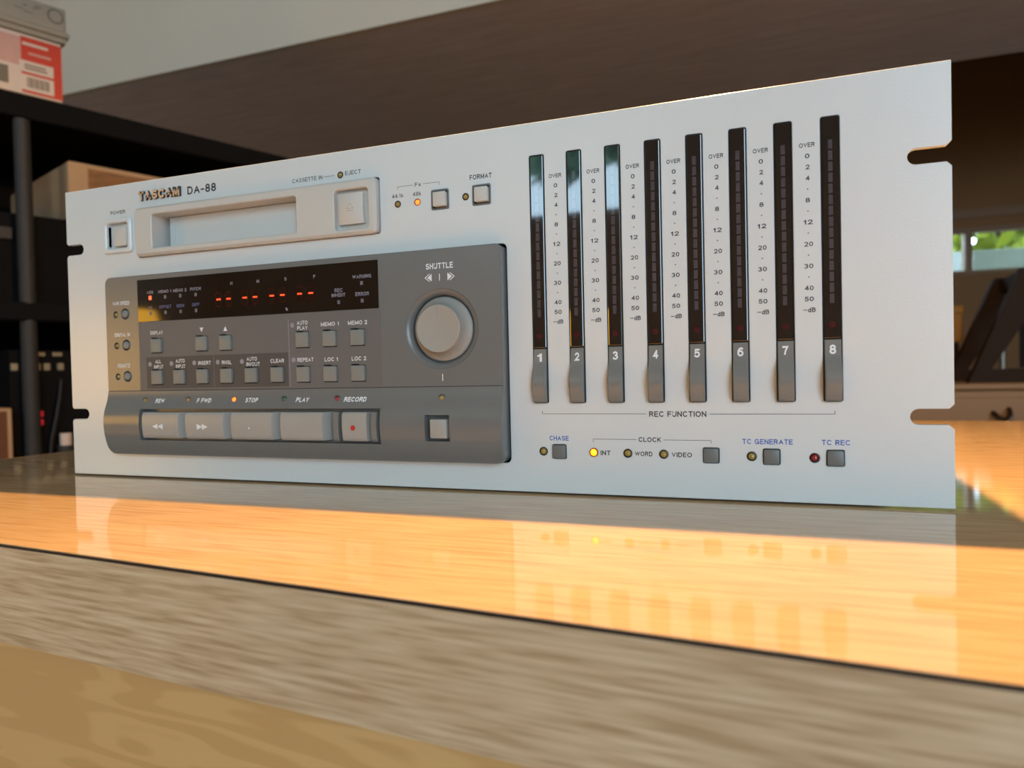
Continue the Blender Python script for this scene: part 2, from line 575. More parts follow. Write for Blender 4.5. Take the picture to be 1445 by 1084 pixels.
# wall behind the camera, with its window opening
mb = MB()
xe = [XL]
for a, b, c, d in WINS:
    xe += [a * 1000, b * 1000]
    mb.box(a * 1000, b * 1000, YF - 100, YF, FZ, c * 1000).box(a * 1000, b * 1000, YF - 100, YF, d * 1000, CZ)
xe += [XR]
for k in range(0, len(xe), 2):
    mb.box(xe[k], xe[k + 1], YF - 100, YF, FZ, CZ)
room('wall_front', mb, M['wall'], 'cream wall with the daylight windows')
for k, (a, b, c, d) in enumerate(WINS):
    wx0, wx1, wz0, wz1 = a * 1000, b * 1000, c * 1000, d * 1000
    w2 = link('window_%d' % (k + 2), None, None, ((wx0 + wx1) / 2000, YF / 1000, wz0 / 1000)); w2['kind'] = 'structure'
    for q in ((wx0, wx0 + 40, wz0, wz1), (wx1 - 40, wx1, wz0, wz1), (wx0 + 40, wx1 - 40, wz0, wz0 + 40), (wx0 + 40, wx1 - 40, wz1 - 40, wz1)):
        part('window_frame', MB().box(q[0], q[1], YF - 80, YF - 20, q[2], q[3]), M['wall'], w2, smooth=0)
    if k:
        part('muntin', MB().box((wx0 + wx1) / 2 - 15, (wx0 + wx1) / 2 + 15, YF - 70, YF - 30, wz0 + 40, wz1 - 40), M['wall'], w2, smooth=0)

# boxed-in soffit over the back of the room: cream face, grey-brown underside
SY0, SY1, SZ = 1193, 1998, 900
room('trim_1', MB().box(XL, XR, SY0, SY0 + 20, SZ, CZ), M['wall'], 'cream painted face of the overhead soffit')
room('trim_2', MB().box(XL, XR, SY0 + 20, SY1, SZ, SZ + 18), M['under'], 'grey-brown board underside of the overhead soffit')
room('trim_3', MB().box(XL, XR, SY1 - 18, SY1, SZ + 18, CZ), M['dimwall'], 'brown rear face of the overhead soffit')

# garage wall with its row of small panes
panes = [(355, 807), (835, 1287), (1315, 1767), (1795, 2247)]
pz0, pz1 = 478, 672
mb = MB()
mb.box(XL, panes[0][0] - 30, YB, YB + 60, FZ, CZ).box(panes[-1][1] + 30, XR, YB, YB + 60, FZ, CZ)
mb.box(panes[0][0] - 30, panes[-1][1] + 30, YB, YB + 60, pz1, CZ)
mb.box(panes[0][0] - 30, panes[-1][1] + 30, YB, YB + 60, FZ, pz0)
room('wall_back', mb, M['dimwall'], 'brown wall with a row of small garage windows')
w1 = link('window_1', None, None, (1.3, YB / 1000, pz0 / 1000)); w1['kind'] = 'structure'
M['trimwood'] = mat('tan_window_trim', (0.24, 0.14, 0.075), 0.6, 0, 0.1, 10)
mb = MB().box(panes[0][0] - 70, panes[-1][1] + 70, YB - 14, YB, pz1 + 60, pz1 + 100)
room('trim_4', mb, M['trimwood'], 'tan rail above the garage windows')
mb = MB().box(panes[0][0] - 30, panes[-1][1] + 30, YB - 12, YB + 60, pz1 - 6, pz1 + 14).box(panes[0][0] - 30, panes[-1][1] + 30, YB - 12, YB + 60, pz0 - 14, pz0 + 6)
part('window_frame', mb, M['trimwood'], w1, smooth=0)
for (a, b) in panes[:-1]:
    part('muntin', MB().box(b, b + 28, YB - 10, YB + 60, pz0 + 6, pz1 - 6), M['trimwood'], w1, smooth=0)
for (a, b) in panes:
    part('pane', MB().box(a, b, YB + 28, YB + 32, pz0 + 6, pz1 - 6), M['glass'], w1, smooth=0)


# trees and fence outside
def leaf_cloud(c, rad, n, size):
    mb = MB()
    for i in range(n):
        while True:
            d = Vector((random.uniform(-1, 1), random.uniform(-1, 1), random.uniform(-1, 1)))
            if 0.2 < d.length < 1:
                break
        q = Vector((c[0] + d.x * rad[0], c[1] + d.y * rad[1], c[2] + d.z * rad[2]))
        a = Vector((random.gauss(0, 1), random.gauss(0, 1), random.gauss(0, 1))).normalized()
        b = a.cross(Vector((random.gauss(0, 1), random.gauss(0, 1), random.gauss(0, 1)))).normalized()
        s_ = size * random.uniform(0.6, 1.3)
        mb.add([q + a * s_, q + b * s_ * 0.5, q - a * s_, q - b * s_ * 0.5], [(0, 1, 2, 3)])
    return mb


M['leaf'] = mat('green_leaf', (0.36, 0.42, 0.04), 0.5, 0, 0.4, 5)
M['leaf_deep'] = mat('deep_green_leaf', (0.16, 0.28, 0.18), 0.6, 0, 0.4, 5)
M['bark'] = mat('grey_bark', (0.12, 0.09, 0.06), 0.9, 0, 0.3, 20)


def tree(label, c, rad, n, size, lm):
    t = thing('leafy_tree', label, 'tree', (c[0] / 1000, c[1] / 1000, FZ / 1000))
    part('trunk', MB().tube([(c[0], c[1], FZ), (c[0] + 30, c[1] + 20, c[2] * 0.5 - 200), (c[0], c[1], c[2])], 70, 8), M['bark'], t)
    part('foliage', leaf_cloud(c, rad, n, size), lm, t, smooth=0, fix=False, kind='stuff')


tree('sunlit green leafy tree outside the garage windows', (2150, 6300, 1150), (1500, 900, 950), 1500, 150, M['leaf'])
tree('deep green tree outside the daylight window', (-2600, -5200, 2650), (2900, 700, 1250), 3600, 200, M['leaf_deep'])
f = thing('garden_fence', 'weathered grey-green board fence outside the garage windows', 'fence', (1.9, 4.9, FZ / 1000))
M['fence'] = mat('weathered_fence_board', (0.08, 0.10, 0.075), 0.8, 0, 0.2, 10)
for k in range(9):
    z1 = 745 - k * 165
    part('board', MB().box(300, 4200, 4880, 4900, z1 - 155, z1, 4), M['fence'], f)
for x in (600, 1900, 3200):
    part('post', MB().box(x, x + 90, 4900, 4980, FZ, 700, 5), M['fence'], f)
room('terrain', MB().box(-9000, 9000, 3700, 12000, FZ - 150, FZ - 50).box(-9000, 9000, -12000, YF - 110, FZ - 150, FZ - 50), M['floor'], 'ground outside')
bpy.data.objects['terrain'].name = 'ground'

# ================================================================== WORKBENCH
bench = thing('workbench', 'oak laminate workbench with glossy top under the rack recorder', 'workbench', (0.4, 0.15, FZ / 1000))


def fy(x):                 # front edge line of the bench top
    return -143.5 - 0.0829 * (x - 145.0)


bx0, bx1, by1 = -146.0, 1500.0, 484.0
TH = 37.0


def prism(pts, z0, z1):
    n = len(pts)
    mb_ = MB()
    mb_.add([(x, y, z0) for x, y in pts] + [(x, y, z1) for x, y in pts],
            [tuple(range(n - 1, -1, -1)), tuple(range(n, 2 * n))] + [(i, (i + 1) % n, (i + 1) % n + n, i + n) for i in range(n)])
    return mb_


top_out = [(bx0 - 8, fy(bx0 - 8)), (bx1, fy(bx1)), (bx1, by1), (bx0 + 20, by1)]
core = [(x, y + (1.2 if i < 2 else 0)) for i, (x, y) in enumerate(top_out)]
part('tabletop', prism([(x, y + (0.5 if i < 2 else 0)) for i, (x, y) in enumerate(top_out)], BZ - 0.25, BZ), M['top'], bench, 'glossy oak-pattern laminate sheet', smooth=0)
part('dark_seam', prism(top_out, BZ - 1.25, BZ - 0.25), M['core'], bench, 'thin black laminate edge line', smooth=0)
part('core_board', prism(core, BZ - TH, BZ - 1.25), M['ply'], bench, smooth=0)
strip = [(bx0 - 8, fy(bx0 - 8)), (bx1, fy(bx1)), (bx1, fy(bx1) + 1.2), (bx0 - 8, fy(bx0 - 8) + 1.2)]
part('edge_strip', prism(strip, BZ - TH, BZ - 1.25), M['strip'], bench, 'matte oak-pattern edge strip', smooth=0)
sb = 9.0
ap = [(bx0 + 20, fy(bx0 + 20) + sb), (bx1 - 30, fy(bx1 - 30) + sb), (bx1 - 30, fy(bx1 - 30) + sb + 18), (bx0 + 20, fy(bx0 + 20) + sb + 18)]
part('front_panel', prism(ap, FZ + 90, BZ - TH), M['ply'], bench, 'honey birch plywood panel', smooth=0)
part('side_panel', MB().box(bx0 + 20, bx0 + 38, fy(bx0) + sb + 20, by1 - 20, FZ, BZ - TH), M['ply'], bench, smooth=0)
part('side_panel', MB().box(bx1 - 48, bx1 - 30, fy(bx1) + sb + 20, by1 - 20, FZ, BZ - TH), M['ply'], bench, smooth=0)

# ================================================================== RACK RECORDER
rec = thing('rack_recorder', 'silver rack-mount eight-track digital tape recorder with grey control panel and eight black meters', 'tape recorder',
            (0.2413, 0.15, BZ / 1000))
H, WD = 176.8, 482.6
MX = [307.5 + 18.24 * i for i in range(8)]
MW = 7.4

# ---- faceplate with rack slots and cut-outs
sl = []


def slot_right(zc):
    w, tip, ch = 3.2, 467.0, 1.8
    pts = [(WD, zc - w - ch), (WD - ch, zc - w)]
    for i in range(9):
        a = R(-90 - 180 * i / 8)
        pts.append((tip + w + w * math.cos(a), zc + w * math.sin(a)))
    pts += [(WD - ch, zc + w), (WD, zc + w + ch)]
    return pts


def slot_left(zc):
    w, tip, ch = 3.2, 14.2, 1.2
    pts = [(0, zc + w + ch), (ch, zc + w)]
    for i in range(9):
        a = R(90 - 180 * i / 8)
        pts.append((tip - w + w * math.cos(a), zc + w * math.sin(a)))
    pts += [(ch, zc - w), (0, zc - w - ch)]
    return pts


outer = [(0.0, 0.0), (WD, 0.0)] + slot_right(36.6) + slot_right(140.6) + [(WD, H), (0.0, H)] + slot_left(140.3) + slot_left(37.6)
plate_leds = [(202.1, 164.4, 'amber'), (236.1, 145.5, 'amber'), (247.4, 145.4, 'orange_lit'), (274.1, 145.3, 'amber')]
low_leds = [(311.7, 19.8, 'amber'), (336.3, 19.7, 'yellow_lit'), (352.3, 19.6, 'amber'), (368.6, 19.5, 'amber'), (406.3, 19.35, 'amber'), (431.4, 19.2, 'red')]
low_btn = [(319.65, 19.8), (389.35, 19.4), (414.4, 19.3), (439.4, 19.25)]
holes = [rr(35.6, 53.0, 138.0, 153.8, 1.5), rr(59.5, 225.7, 131.4, 160.75, 1.5), rr(37.8, 295.1, 13.7, 120.8, 2.5)]
holes += [rr(x0, x0 + 9.75, 140.4, 150.5, 0.8) for x0 in (255.2, 277.7)]
holes += [rr(x, x + MW, 42.9, 161.2, 0.9) for x in MX]
holes += [circ(x, z, 1.75, 16) for x, z, _ in plate_leds] + [circ(x, z, 2.1, 18) for x, z, _ in low_leds]
holes += [rr(x - 3.5, x + 3.5, z - 3.5, z + 3.5, 0.7, 3) for x, z in low_btn]
plate = part('faceplate', MB().slab(outer, holes, 0, 3.0, 0.25, 0.2, back=True), M['plate'], rec, 'silver painted steel faceplate with four rack slots')

# chassis shell (open towards the plate)
mb = MB()
mb.box(24, 459, 3, 5, 4, 6).box(24, 26, 3, 400, 4, 172).box(457, 459, 3, 400, 4, 172).box(26, 457, 3, 400, 170, 172).box(26, 457, 3, 400, 4, 6).box(26, 457, 398, 400, 6, 170)
part('chassis', mb, M['chassis'], rec, smooth=0)
for x in (60, 420):
    for y in (40, 360):
        part('foot', MB().add(*(lambda n, r: ([(x + r * math.cos(2 * PI * i / n), y + r * math.sin(2 * PI * i / n), z) for z in (BZ, 4) for i in range(n)],
             [tuple(range(n - 1, -1, -1)), tuple(range(n, 2 * n))] + [(i, (i + 1) % n, (i + 1) % n + n, i + n) for i in range(n)]))(16, 9)), M['rubber'], rec)


# ---- shared small parts
def led(x, z, kind, r, y0=0.0, parent=rec, collar=True):
    """domed lens in a dark collar"""
    o = part('indicator_lamp', MB().lathe(x, z, [(r, y0 + 2.6), (r, y0 + 0.7), (r * 0.94, y0 + 0.1), (r * 0.75, y0 - 0.4), (r * 0.4, y0 - 0.72), (0.001, y0 - 0.8)], 20), M[kind], parent)
    if collar:
        ro = r + 0.42
        part('lamp_collar', MB().lathe(x, z, [(ro, y0 + 2.8), (ro, y0 - 0.05), (ro - 0.25, y0 - 0.12), (r + 0.02, y0 + 0.5), (r + 0.02, y0 + 2.8)], 20), M['led_ring'], o)
    return o


for x, z, k in plate_leds:
    led(x, z, k, 1.35)
for x, z, k in low_leds:
    o = led(x, z, k, 1.62)
    if k == 'yellow_lit':
        part('painted_glow_ring', MB().lathe(x, z, [(2.0, 0.3), (2.0, -0.2), (1.62, -0.25), (1.62, 0.3)], 20), M['red_glow'], o)  # red glow round the lit lens put into this ring's colour
for x, z in low_btn:
    b = part('push_button', MB().box(x - 3.15, x + 3.15, -1.5, 8, z - 3.15, z + 3.15, 0.55, 2), M['cap_dark'], rec)

# Fs and FORMAT buttons: bevelled bezel ring and pale cap
for x0 in (255.2, 277.7):
    b = part('push_button', MB().box(x0 + 1.9, x0 + 8.75, -2.6, 6, 141.7, 148.9, 0.5, 2), M['beige'], rec, 'pale grey square push button')
    part('button_bezel', MB().slab(rr(x0 + 0.05, x0 + 9.7, 140.45, 150.45, 0.8), [rr(x0 + 0.9, x0 + 9.0, 141.2, 149.6, 0.5)], -0.5, 5, 0.35), M['bezel_grey'], b)

# ---- power switch
pb = part('power_bezel', MB().slab(rr(32.5, 55.4, 135.2, 156.4, 2.4, 5), [rr(35.6, 52.6, 138.2, 153.6, 1.6)], -1.8, 3, 0.7, 0.6), M['plate'], rec)
part('bezel_well', MB().box(35.4, 52.8, 2.0, 3, 138, 154), M['door'], pb, smooth=0)
part('power_button', MB().box(41.0, 51.4, -1.4, 6, 139.4, 151.2, 0.9, 2), M['beige'], pb, 'cream rectangular power button')

# ---- cassette bay
outer_c = [(60.6, 133.5), (62.0, 131.9), (64, 131.6), (222.5, 131.6), (224.5, 132.2), (225.1, 134), (225.1, 158.2), (224.5, 159.7), (222.8, 160.2), (62.5, 160.2), (60.6, 159.2), (60.0, 157.2), (59.7, 145)]
hc = [rr(74.2, 176.2, 135.6, 155.3, 1.6, 4), rr(200.2, 220.7, 134.3, 155.3, 2.0, 4)]
bay = part('cassette_bay', MB().slab(outer_c, hc, -4.0, 5, 1.3, 0.5), M['beige'], rec, 'warm grey cassette bay surround')
mb = MB()
# recess tunnel walls behind the surround
mb.slab(rr(73, 177.4, 134.4, 156.5, 1.6, 4), [rr(74.2, 176.2, 135.6, 155.3, 1.6, 4)], 5.0, 11)
part('bay_tunnel', mb, M['beige'], bay)
part('bay_backing', MB().box(73, 178, 12.5, 13, 134, 157), M['black'], bay, smooth=0)
cd = part('cassette_door', MB().box(77.0, 175.6, 7.0, 8.8, 137.2, 155.2, 0.4), M['door'], bay, 'pale tape slot door flap')
mb = MB()
mb.slab(rr(79.0, 81.2, 140, 151, 0.9, 3), [rr(79.35, 80.85, 140.4, 150.6, 0.6, 3)], 6.75, 7.0)
part('finger_ridge', mb, M['door'], cd)
ew = part('eject_well', MB().box(199.4, 221.5, -0.4, 0, 133.5, 156.1), M['beige'], bay)


def ybow(z, z0, z1, ya, yb):
    t = (z - z0) / (z1 - z0)
    return ya + (yb - ya) * 4 * t * (1 - t)


mb = MB()
zs = [137.3 + (153.3 - 137.3) * i / 12 for i in range(13)]
rows = []
for z in zs:
    yf_ = ybow(z, 137.3, 153.3, -2.9, -3.9)
    rows.append([(202.3, 4, z), (202.6, yf_ + 0.5, z), (203.3, yf_, z), (216.6, yf_, z), (217.3, yf_ + 0.5, z), (217.8, 4, z)])


def loft(mb, rows, caps=True):
    n = len(rows[0])
    vs = [q for r_ in rows for q in r_]
    fs = [(i * n + k, i * n + k + 1, (i + 1) * n + k + 1, (i + 1) * n + k) for i in range(len(rows) - 1) for k in range(n - 1)]
    if caps:
        fs += [tuple(range(n)), tuple(range((len(rows) - 1) * n, len(rows) * n))]
    return mb.add(vs, fs)


loft(mb, rows)
eb = part('eject_button', mb, M['beige'], bay, 'bowed warm grey eject button')
# eject symbol: outline triangle over a bar, its emboss shading drawn in flat grey (kept as a part of the bay level)
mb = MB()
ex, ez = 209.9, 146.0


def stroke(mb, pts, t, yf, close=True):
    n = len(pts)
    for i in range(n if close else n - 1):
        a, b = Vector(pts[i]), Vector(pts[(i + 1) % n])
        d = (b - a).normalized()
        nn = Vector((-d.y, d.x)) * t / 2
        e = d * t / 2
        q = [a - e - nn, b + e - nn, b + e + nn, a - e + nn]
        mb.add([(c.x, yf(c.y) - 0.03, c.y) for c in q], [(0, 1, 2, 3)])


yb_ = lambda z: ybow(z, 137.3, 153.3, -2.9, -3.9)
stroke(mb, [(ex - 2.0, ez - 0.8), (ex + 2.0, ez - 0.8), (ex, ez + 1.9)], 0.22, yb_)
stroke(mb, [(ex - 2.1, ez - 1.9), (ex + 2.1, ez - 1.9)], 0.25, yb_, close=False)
M['emboss_shade'] = mat('emboss_shade_grey', (0.30, 0.29, 0.27), 0.5, 0, 0.05)
part('eject_symbol', mb, M['emboss_shade'], bay, smooth=0, fix=False)

# ---- level meters and function switches
LZ0, LZ1 = 69.2, 160.85
seg_me = mesh_of(MB().box(-0.85, 0.85, -0.06, 0.05, -1.93, 1.93), 'meter_segment', M['segment'], smooth=0)
lamp_me = mesh_of(MB().lathe(0, 0, [(1.35, 0.05), (1.35, -0.05), (0.001, -0.06)], 20), 'record_lamp', M['reclamp'], smooth=0)
B = base_of(rec)


def sw_prof(z):
    t = [(43.0, -2.6), (44.5, -3.0), (47.5, -4.1), (51.5, -5.0), (55.0, -4.7), (58.0, -3.3), (61.0, -1.7), (63.5, -1.1), (69.0, -0.9)]
    return np.interp(z, [a for a, _ in t], [b for _, b in t])


for i, x in enumerate(MX):
    xc = x + MW / 2
    lens = part('level_meter', MB().box(x + 0.38, x + MW - 0.38, -0.45, 4, LZ0, LZ1, 0.5, 2), M['lens'], rec, 'glossy black meter strip', smooth=10)
    for k in range(15):
        link('meter_segment', seg_me, lens, Vector((xc, -0.45, 149.4 - 4.54 * k)) * MM - B)
    link('record_lamp', lamp_me, lens, Vector((xc, -0.45, 75.0)) * MM - B)
    part('meter_rim', MB().slab(rr(x + 0.02, x + MW - 0.02, 42.95, 161.15, 0.9), [rr(x + 0.4, x + MW - 0.4, 43.3, 160.8, 0.6)], -0.12, 4.5, 0.1), M['black'], lens)
    mb = MB()
    rows = []
    zz = [43.25, 43.6] + [44.5 + (68.6 - 44.5) * j / 22 for j in range(23)] + [68.9]
    for j, z in enumerate(zz):
        y = float(sum(sw_prof(z + d) for d in (-1, -0.5, 0, 0.5, 1)) / 5)
        if j in (0, len(zz) - 1):
            y += 0.4
        rows.append([(x + 0.45, 3, z), (x + 0.5, y + 0.35, z), (x + 0.85, y, z), (x + MW - 0.85, y, z), (x + MW - 0.5, y + 0.35, z), (x + MW - 0.45, 3, z)])
    loft(mb, rows)
    sw = part('function_switch', mb, M['switch'], rec, 'grey curved track switch with a white numeral')
    part('numeral', text(MB(), str(i + 1), xc - 0.05, 64.7, 3.9, 2.55, bold=0.06, y=-0.16, yf=lambda z: float(sum(sw_prof(z + d) for d in (-1, -0.5, 0, 0.5, 1)) / 5)), M['white_ink'], sw, smooth=0, fix=False)

# printed scales between the meters
rows_s = ['OVER', '0', '2', '4', '.', '8', '.', '12', '.', '20', '.', '30', '.', '40', '50', '-dB']
for i in range(7):
    mb = MB()
    cx = 320.45 + 18.28 * i
    for k, s_ in enumerate(rows_s):
        z = 150.35 - 4.59 * k
        if s_ == '.':
            mb.disc(cx, z, 0.28, -0.03, 8)
        elif s_ == 'OVER':
            text(mb, s_, cx - 0.1, z, 1.9, 6.1, bold=0.03)
        elif s_ == '-dB':
            line(mb, cx - 2.4, z, cx - 0.8, z, 0.3)
            text(mb, 'dB', cx + 0.95, z, 1.95, 3.0, bold=0.035)
        else:
            text(mb, s_, cx, z, 1.95, 1.75 if len(s_) == 1 else 3.6, bold=0.03)
    part('printed_scale', mb, M['ink'], plate, 'black printed decibel scale', smooth=0, fix=False)


def lettering(fn, material, parent, label=None):
    mb = MB()
    fn(mb)
    return part('lettering', mb, material, parent, label, smooth=0, fix=False)


def word(s_, x, z, h, w, material, parent, **kw):
    return part('lettering', text(MB(), s_, x, z, h, w, **kw), material, parent, smooth=0, fix=False)


# ---- printing on the plate
lettering(lambda b: text(b, 'POWER', 43.8, 160.2, 2.1, 12.0, bold=0.035), M['ink'], plate)
lettering(lambda b: text(b, 'DA-88', 108.8, 167.4, 4.7, 21.0, bold=0.035), M['ink'], plate)
lettering(lambda b: line(text(b, 'CASSETTE IN', 181.3, 164.5, 2.15, 19.4, bold=0.0), 192.0, 164.5, 198.6, 164.5, 0.22), M['ink'], plate)
lettering(lambda b: text(b, 'EJECT', 210.0, 164.9, 2.15, 9.6), M['ink'], plate)


def fs_print(b):
    text(b, 'Fs', 247.9, 154.3, 2.0, 3.4)
    line(b, 236.2, 154.3, 245.0, 154.3, 0.2); line(b, 250.8, 154.3, 259.9, 154.3, 0.2)
    line(b, 236.3, 152.8, 236.3, 154.3, 0.2); line(b, 259.8, 152.8, 259.8, 154.3, 0.2)
    text(b, '44.1k', 236.1, 149.7, 2.1, 6.8); text(b, '48k', 247.2, 149.6, 2.1, 4.9)


lettering(fs_print, M['ink'], plate)
lettering(lambda b: text(b, 'FORMAT', 282.4, 154.4, 2.4, 11.8, bold=0.035), M['ink'], plate)


def recfn(b):
    text(b, 'REC FUNCTION', 375.0, 37.7, 2.5, 25.2, bold=0.03)
    line(b, 311.5, 37.8, 361.0, 37.8, 0.22); line(b, 389.0, 37.7, 439.5, 37.7, 0.22)
    line(b, 311.6, 37.8, 311.6, 39.2, 0.22); line(b, 439.4, 37.7, 439.4, 39.1, 0.22)


lettering(recfn, M['ink'], plate)


def clock(b):
    text(b, 'CLOCK', 362.5, 26.05, 2.2, 10.2, bold=0.035)
    line(b, 336.1, 26.0, 356.5, 26.0, 0.2); line(b, 368.7, 26.0, 389.4, 26.0, 0.2)
    line(b, 336.2, 24.7, 336.2, 26.0, 0.2); line(b, 389.3, 24.7, 389.3, 26.0, 0.2)
    text(b, 'INT', 341.95, 19.6, 2.15, 4.7, bold=0.035); text(b, 'WORD', 359.6, 19.5, 2.15, 8.0, bold=0.035)
    text(b, 'VIDEO', 376.6, 19.4, 2.15, 8.9, bold=0.035)


lettering(clock, M['ink'], plate)
for s_, x, z, w in (('CHASE', 319.6, 26.2, 9.5), ('TC GENERATE', 412.7, 25.8, 20.4), ('TC REC', 439.6, 25.8, 10.8)):
    word(s_, x, z, 2.25, w, M['blue_ink'], plate, bold=0.035)['label'] = 'blue printed lettering'
# raised maker's badge: gold faces on black sides
badge = part('badge_lettering', text(MB(), 'TASCAM', 77.9, 167.6, 5.4, 31.6, y=-1.36, bold=0.09), M['gold'], rec, 'rose gold raised badge letters', smooth=0, fix=False)
part('badge_side', text(MB(), 'TASCAM', 77.95, 167.6, 5.65, 31.9, y=-1.3, bold=0.12, depth=1.3), M['badge_side'], badge, smooth=0, fix=False)

# ---- control panel: flat upper part and curved transport part
PX0, PX1, PZ0, PZ1, PC = 38.0, 294.2, 14.0, 120.0, 51.5
YP = -6.0
_pz = [14.0, 16.0, 20.0, 26.0, 32.0, 37.0, 41.0, 44.5, 48.0, 51.5]
_py = [-5.4, -6.7, -8.4, -9.9, -10.5, -10.2, -9.2, -7.8, -6.75, -6.25]


def prof(z):
    return float(sum(np.interp(z + d, _pz, _py) for d in (-1.5, -0.75, 0, 0.75, 1.5)) / 5)


SC = (261.8, 80.3)
grid_b = [(78.0, 78.0), (111.5, 78.1), (128.5, 78.0)] + [(x, 59.5) for x in (77.8, 94.5, 111.5, 128.6, 145.6, 163.0)] + [(x, z) for z in (77.8, 59.3) for x in (180.0, 197.1, 214.1)]


def bhole(x, z, g=0.0):            # opening a little larger than the cap, with the notch over its upper left
    return [(x - 4.3 - g, z - 4.45 - g), (x + 4.3 + g, z - 4.45 - g), (x + 4.3 + g, z + 4.25 + g), (x + 0.3 + g, z + 4.25 + g), (x + 0.3 + g, z + 4.8 + g), (x - 4.3 - g, z + 4.8 + g)]


left_btn = [(46.2, 97.6, 53.9, 97.7), (46.3, 79.0, 54.0, 79.1), (46.5, 60.4, 54.2, 60.5)]
up_out = [(PX1, PC), (PX1, PZ1 - 3)] + [(PX1 - 3 + 3 * math.cos(R(a)), PZ1 - 3 + 3 * math.sin(R(a))) for a in (22, 45, 68, 90)]
up_out += [(PX0 + 4 + 4 * math.cos(R(a)), PZ1 - 4 + 4 * math.sin(R(a))) for a in (90, 112, 135, 158, 180)] + [(PX0, PC)]
holes = [circ(*SC, 19.8, 72)] + [bhole(x, z, 0.1) for x, z in grid_b]
for a, b, c, d in left_btn:
    holes += [circ(a, b, 1.95, 16), circ(c, d, 3.15, 20)]
panel = part('control_panel', MB().slab(up_out, holes, YP, 5, 0.5, 0.2), M['panel'], rec, 'grey plastic control panel')
# curved lower part
hx0, hx1, hz0, hz1 = 66.6, 228.2, 22.9, 41.1          # transport key opening
bx_0, bx_1, bz_0, bz_1 = 253.6, 267.0, 24.8, 37.8      # square button opening
zrow = sorted(set([14.0, 14.3, 14.8, 15.5, 16.3, 17.2, 18.0] + [hz0, hz1, bz_0, bz_1] + [19 + 1.25 * i for i in range(26)] + [PC]))
zrow = [z for z in zrow if z <= PC]


def xin(z, r=4.0):
    d = z - PZ0
    return 0 if d >= r else r - math.sqrt(max(0, r * r - (r - d) ** 2))


mb = MB()
grid = []
xs_i = [hx0, hx1, bx_0, bx_1]
for z in zrow:
    y = prof(z)
    e = xin(z)
    ed = 0.6
    row = [(PX0 + e, 5, z), (PX0 + e, y + ed, z), (PX0 + e + ed, y, z)] + [(x, y, z) for x in xs_i] + [(PX1 - e - ed, y, z), (PX1 - e, y + ed, z), (PX1 - e, 5, z)]
    grid.append(row)
n = len(grid[0])
vs = [q for r_ in grid for q in r_]
fs = []
for i in range(len(zrow) - 1):
    zm = (zrow[i] + zrow[i + 1]) / 2
    for k in range(n - 1):
        if k == 3 and hz0 < zm < hz1:
            continue
        if k == 5 and bz_0 < zm < bz_1:
            continue
        fs.append((i * n + k, i * n + k + 1, (i + 1) * n + k + 1, (i + 1) * n + k))
fs.append(tuple(range(n)))                                     # bottom
fs.append(tuple(range((len(zrow) - 1) * n, len(zrow) * n)))     # step at the crease
mb.add(vs, fs)
low = part('transport_panel', mb, M['panel'], rec, 'bulging grey lower panel around the transport keys', smooth=30)
for nm, (a, b, c, d), yb2 in (('key_well', (hx0, hx1, hz0, hz1), -3.0), ('button_well', (bx_0, bx_1, bz_0, bz_1), -4.0)):
    mb = MB()
    zz = [z for z in zrow if c - 1e-6 <= z <= d + 1e-6]
    for x in (a, b):
        mb.add([(x, prof(z), z) for z in zz] + [(x, yb2, z) for z in zz], [(i, i + 1, i + 1 + len(zz), i + len(zz)) for i in range(len(zz) - 1)])
    for z in (c, d):
        mb.add([(a, prof(z), z), (b, prof(z), z), (b, yb2, z), (a, yb2, z)], [(0, 1, 2, 3)])
    mb.add([(a, yb2, c), (b, yb2, c), (b, yb2, d), (a, yb2, d)], [(0, 1, 2, 3)])
    part(nm, mb, M['panel'], low, smooth=0)

# left column: lamps and round recessed buttons
for a, b, c, d in left_btn:
    led(a, b, 'amber', 1.45, YP + 0.6)
    o = part('round_button', MB().lathe(c, d, [(2.3, -1), (2.3, YP - 0.2), (2.0, YP - 0.6), (1.5, YP - 0.75), (0.001, YP - 0.8)], 24), M['cap_grey'], rec, 'small round grey button')
    part('button_collar', MB().lathe(c, d, [(3.15, -1), (3.12, YP - 0.05), (2.9, YP + 0.1), (2.45, YP + 0.6), (2.4, -1)], 24), M['led_ring'], o)

# overlay sheets
ov = part('overlay_sheet', MB().slab(rr(64.2, 228.0, 51.9, 92.2, 0.3, 2), [bhole(x, z) for x, z in grid_b], YP - 0.12, YP + 0.2, 0.06), M['overlay'], panel)
mb = MB()
mb.slab([(69.6, 53), (170.2, 53), (170.2, 71.4), (69.6, 71.4)], [bhole(x, z) for x, z in grid_b[3:9]], YP - 0.14, YP - 0.1)
part('dark_field', mb, M['overlay_dark'], panel, smooth=0)
part('divider_line', line(line(MB(), 171.2, 53.0, 171.0, 89, 0.35, YP - 0.17), 119.6, 53, 119.6, 71.2, 0.15, YP - 0.17), M['disp_ink'], panel, smooth=0, fix=False)

# display window
disp = part('display_window', MB().slab(rr(64.2, 227.0, 92.3, 117.0, 0.3, 2), [], YP - 0.25, YP + 0.2, 0.12), M['display'], rec, 'glossy black time display window')
YD = YP - 0.27
sq = mesh_of(MB().box(-0.85, 0.85, -0.02, 0.02, -1.0, 1.0), 'display_lamp', M['disp_dot'], smooth=0)
sq2 = mesh_of(MB().box(-1.05, 1.05, -0.03, 0.02, -1.15, 1.15), 'display_lamp', M['abs'], smooth=0)
for i, x in enumerate((74.1, 85.5, 96.8, 108.1)):
    for z in (106.1, 97.1):
        link('display_lamp', sq2 if (i == 0 and z > 100) else sq, disp, Vector((x, YD, z)) * MM - B)
for x, z in ((217.3, 105.7), (203.2, 96.6), (217.4, 96.6)):
    link('display_lamp', sq, disp, Vector((x, YD, z)) * MM - B)
yt = YD - 0.01


